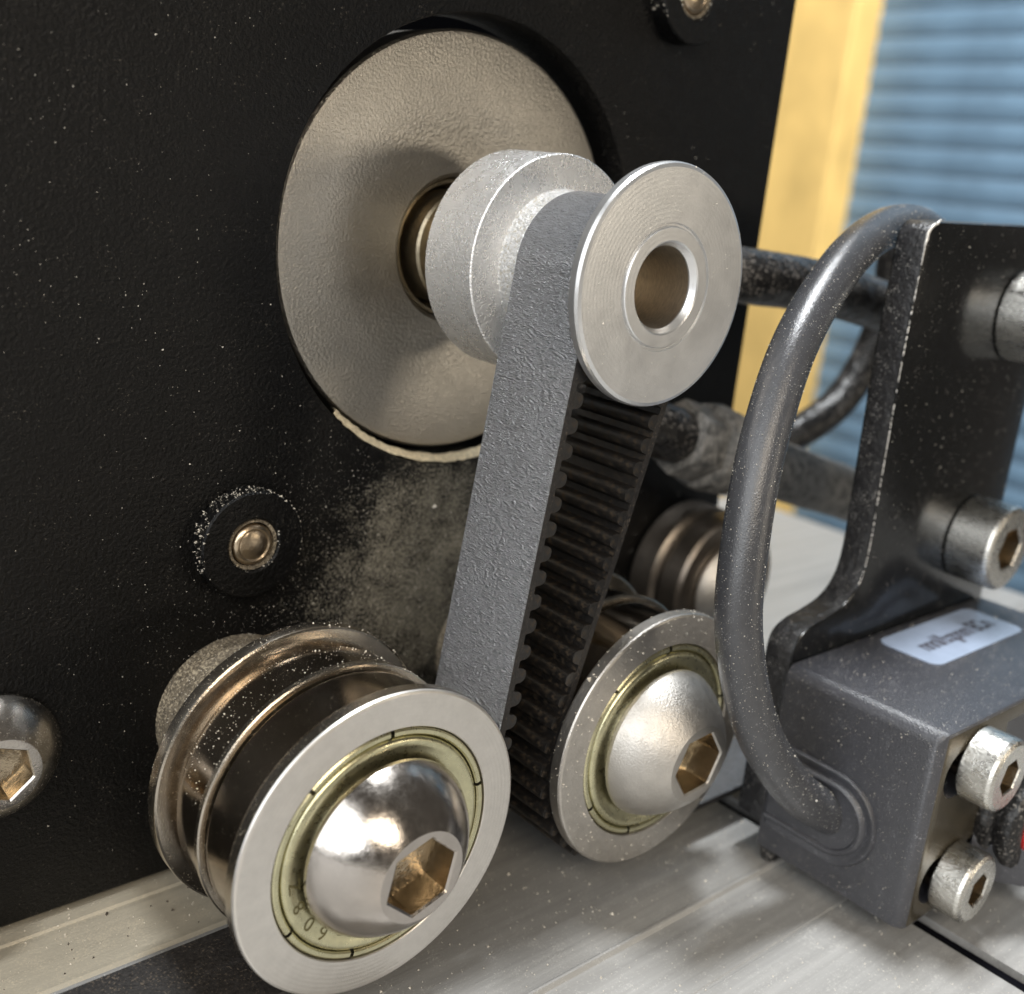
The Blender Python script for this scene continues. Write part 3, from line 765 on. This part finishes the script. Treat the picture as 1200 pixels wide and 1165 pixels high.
# ------------------------------------------------------------------ background: wooden post and blue shutter
post = thing('wooden_post', 'upright pale yellow timber post behind the plate', 'post', (440, 320, -400))
box('post_timber', (0, -58.5, 0), (60, 60, 900), M['wood'], post, 2)
shut = thing('blue_shutter', 'blue ribbed shutter filling the far background at right', 'shutter', (462, 0, -400))
pitch = 12.9
bm = bmesh.new()
prof = []
for i in range(11):
    a = PI * i / 10
    prof.append((-0.8 * math.sin(a) ** 0.8, pitch * (0.02 + 0.96 * i / 10)))
prof += [(1.5, pitch * 0.98), (1.5, pitch * 0.02)]
add_loft(bm, [[Vector((x, y, z)) for x, z in prof] for y in (-70, 500)], True, True, True)
first = finish(bm, 'slat', M['blue_slat'], shut, 50)
for k in range(75):
    o = first if k == 0 else first.copy()
    if k: COL.objects.link(o); o.parent = shut
    o.location = (0, 0, k * pitch * S)

# ------------------------------------------------------------------ loose grains of dust
def scatter(objs, total, size, vis=None):
    """grains sitting on the surfaces of the given objects, joined into one mesh"""
    bpy.context.view_layer.update()
    tri, nr = [], []
    for ob in objs:
        me = ob.data; me.calc_loop_triangles(); mw = np.array(ob.matrix_world)
        co = np.empty(len(me.vertices) * 3); me.vertices.foreach_get('co', co); co = co.reshape(-1, 3) @ mw[:3, :3].T + mw[:3, 3]
        t = np.empty(len(me.loop_triangles) * 3, int); me.loop_triangles.foreach_get('vertices', t); tri.append(co[t.reshape(-1, 3)])
    T = np.concatenate(tri)
    n = np.cross(T[:, 1] - T[:, 0], T[:, 2] - T[:, 0]); ar = np.linalg.norm(n, axis=1) + 1e-12; n /= ar[:, None]
    c = T.mean(1)
    keep = (n[:, 2] > -0.5)
    if vis: keep &= vis(c / S, n)
    p = ar * keep; p /= p.sum()
    idx = rng.choice(len(T), total, p=p)
    a = rng.random((total, 2)); fl = a.sum(1) > 1; a[fl] = 1 - a[fl]
    P = T[idx, 0] + (T[idx, 1] - T[idx, 0]) * a[:, :1] + (T[idx, 2] - T[idx, 0]) * a[:, 1:]
    return P, n[idx]
TET = np.array([(1, 0, -.35), (-.5, .87, -.35), (-.5, -.87, -.35), (0, 0, 1.0)])
def grains(P, N, size, name, m):
    k = len(P)
    s = size * S * np.exp(rng.normal(0, 0.45, k))
    sc = s[:, None] * rng.uniform(0.6, 1.4, (k, 3))
    ang = rng.random(k) * 2 * PI
    V = TET[None] * sc[:, None, :]
    ca, sa = np.cos(ang), np.sin(ang)
    x = V[:, :, 0] * ca[:, None] - V[:, :, 1] * sa[:, None]; y = V[:, :, 0] * sa[:, None] + V[:, :, 1] * ca[:, None]
    V = np.stack([x, y, V[:, :, 2]], -1)
    h = np.where(np.abs(N[:, 2:3]) < 0.9, np.array([[0, 0, 1.0]]), np.array([[1.0, 0, 0]]))
    u = np.cross(N, h); u /= np.linalg.norm(u, axis=1)[:, None]; w_ = np.cross(N, u)
    V = P[:, None] + V[:, :, :1] * u[:, None] + V[:, :, 1:2] * w_[:, None] + V[:, :, 2:] * N[:, None]
    F = np.array([(0, 1, 3), (1, 2, 3), (2, 0, 3), (0, 2, 1)])
    FF = (np.arange(k)[:, None, None] * 4 + F[None]).reshape(-1, 3)
    me = bpy.data.meshes.new(name)
    me.from_pydata(V.reshape(-1, 3).tolist(), [], FF.tolist())
    return tag(link(name, me, m), kind='stuff')

PP, NN = [], []
def sprinkle(objs, total, size, vis=None, dens=None):
    P, N = scatter(objs, total, size, vis)
    if dens is not None:
        k = rng.random(total) < dens(P / S); P, N = P[k], N[k]
    PP.append((P, N, size))
def plate_dens(p):
    x, z = p[:, 0], p[:, 2]
    fan = np.exp(-(((x + 3) / 15) ** 2 + ((z + 34) / 13) ** 2))
    top = 0.55 * np.exp(-(((x + 38) / 16) ** 2 + ((z - 12) / 14) ** 2))
    cx = rng.uniform(-62, 43, 70); cz = rng.uniform(-50, 34, 70); cr = rng.uniform(0.8, 3.5, 70)
    cl = np.zeros(len(p))
    for a, b, r in zip(cx, cz, cr): cl += np.exp(-((x - a) ** 2 + (z - b) ** 2 * 0.5) / r ** 2)
    return np.clip((0.02 + fan + top * 0.55) * (0.45 + 1.1 * np.minimum(cl, 1.2)) + 0.10 * np.minimum(cl, 1), 0, 1)
# the plate is sampled on its front face only
k = 42000
px = rng.uniform(-62, 43, k); pz = rng.uniform(-55, 34, k)
ok = ((px - .5) ** 2 + pz ** 2 > 21.2 ** 2)
P = np.stack([px, np.full(k, -0.005), pz], 1)[ok]
P = P[rng.random(len(P)) < plate_dens(P) * 0.55]
PP.append((P * S, np.tile([0, -1.0, 0], (len(P), 1)), 0.036))
k = 5200
P = np.stack([rng.uniform(-45, 60, k), rng.uniform(-75, 10, k), np.full(k, ZB + 0.01)], 1); P[P[:, 1] < -30, 2] = ZB - 0.49
P = P[(P[:, 1] > -29) | (P[:, 1] < -30.2)]
P = P[(P[:, 0] < 25) | (P[:, 0] > 27.8)]
PP.append((P * S, np.tile([0, 0, 1.0], (len(P), 1)), 0.05))
k = 26
Pc = np.stack([rng.uniform(-60, -25, k), rng.uniform(-7.5, -2.2, k), np.full(k, ZB + 0.01)], 1)
kf = 26000
Pf = np.stack([rng.normal(-1, 13, kf), np.full(kf, -0.004), rng.normal(-33, 10.5, kf)], 1)
Pf = Pf[((Pf[:, 0] - .5) ** 2 + Pf[:, 2] ** 2 > 21.2 ** 2) & (Pf[:, 2] > -54) & (Pf[:, 0] < 42)]
Pf = Pf[rng.random(len(Pf)) < 0.42]
PP.append((Pf * S, np.tile([0, -1.0, 0], (len(Pf), 1)), 0.026))
byname = lambda par, nm: [c for c in par.children if c.name.split('.')[0] == nm]
sprinkle([c_ob], 4200, 0.032)
sprinkle([case], 4200, 0.028, lambda c, n: (n[:, 0] < -0.3) | (n[:, 2] > 0.3))
sprinkle([bo], 1000, 0.035, lambda c, n: (c[:, 2] > -34))
sprinkle(byname(pul, 'hub') + byname(pul, 'flange'), 700, 0.035, lambda c, n: n[:, 2] > -0.1)
sprinkle(byname(idL, 'rear_bearing') + byname(idL, 'middle_washer') + byname(idL, 'stand_off_washer') + byname(idL, 'rear_flange'), 1500, 0.04, lambda c, n: n[:, 2] > 0.2)
sprinkle(byname(idR, 'front_flange') + byname(idR, 'bearing_face'), 900, 0.05, lambda c, n: n[:, 2] > -0.2)
for o in [x for x in COL.objects if x.name.startswith('spacer_ring')]:
    sprinkle(byname(o, 'ring'), 420, 0.06, lambda c, n: n[:, 1] > -0.8)
for i, (P, N, s) in enumerate(PP):
    grains(P, N, s, 'sawdust_grains', M['dust'])

grains(Pc * S, np.tile([0, 0, 1.0], (len(Pc), 1)), 0.14, 'dark_crumbs', M['crumb'])
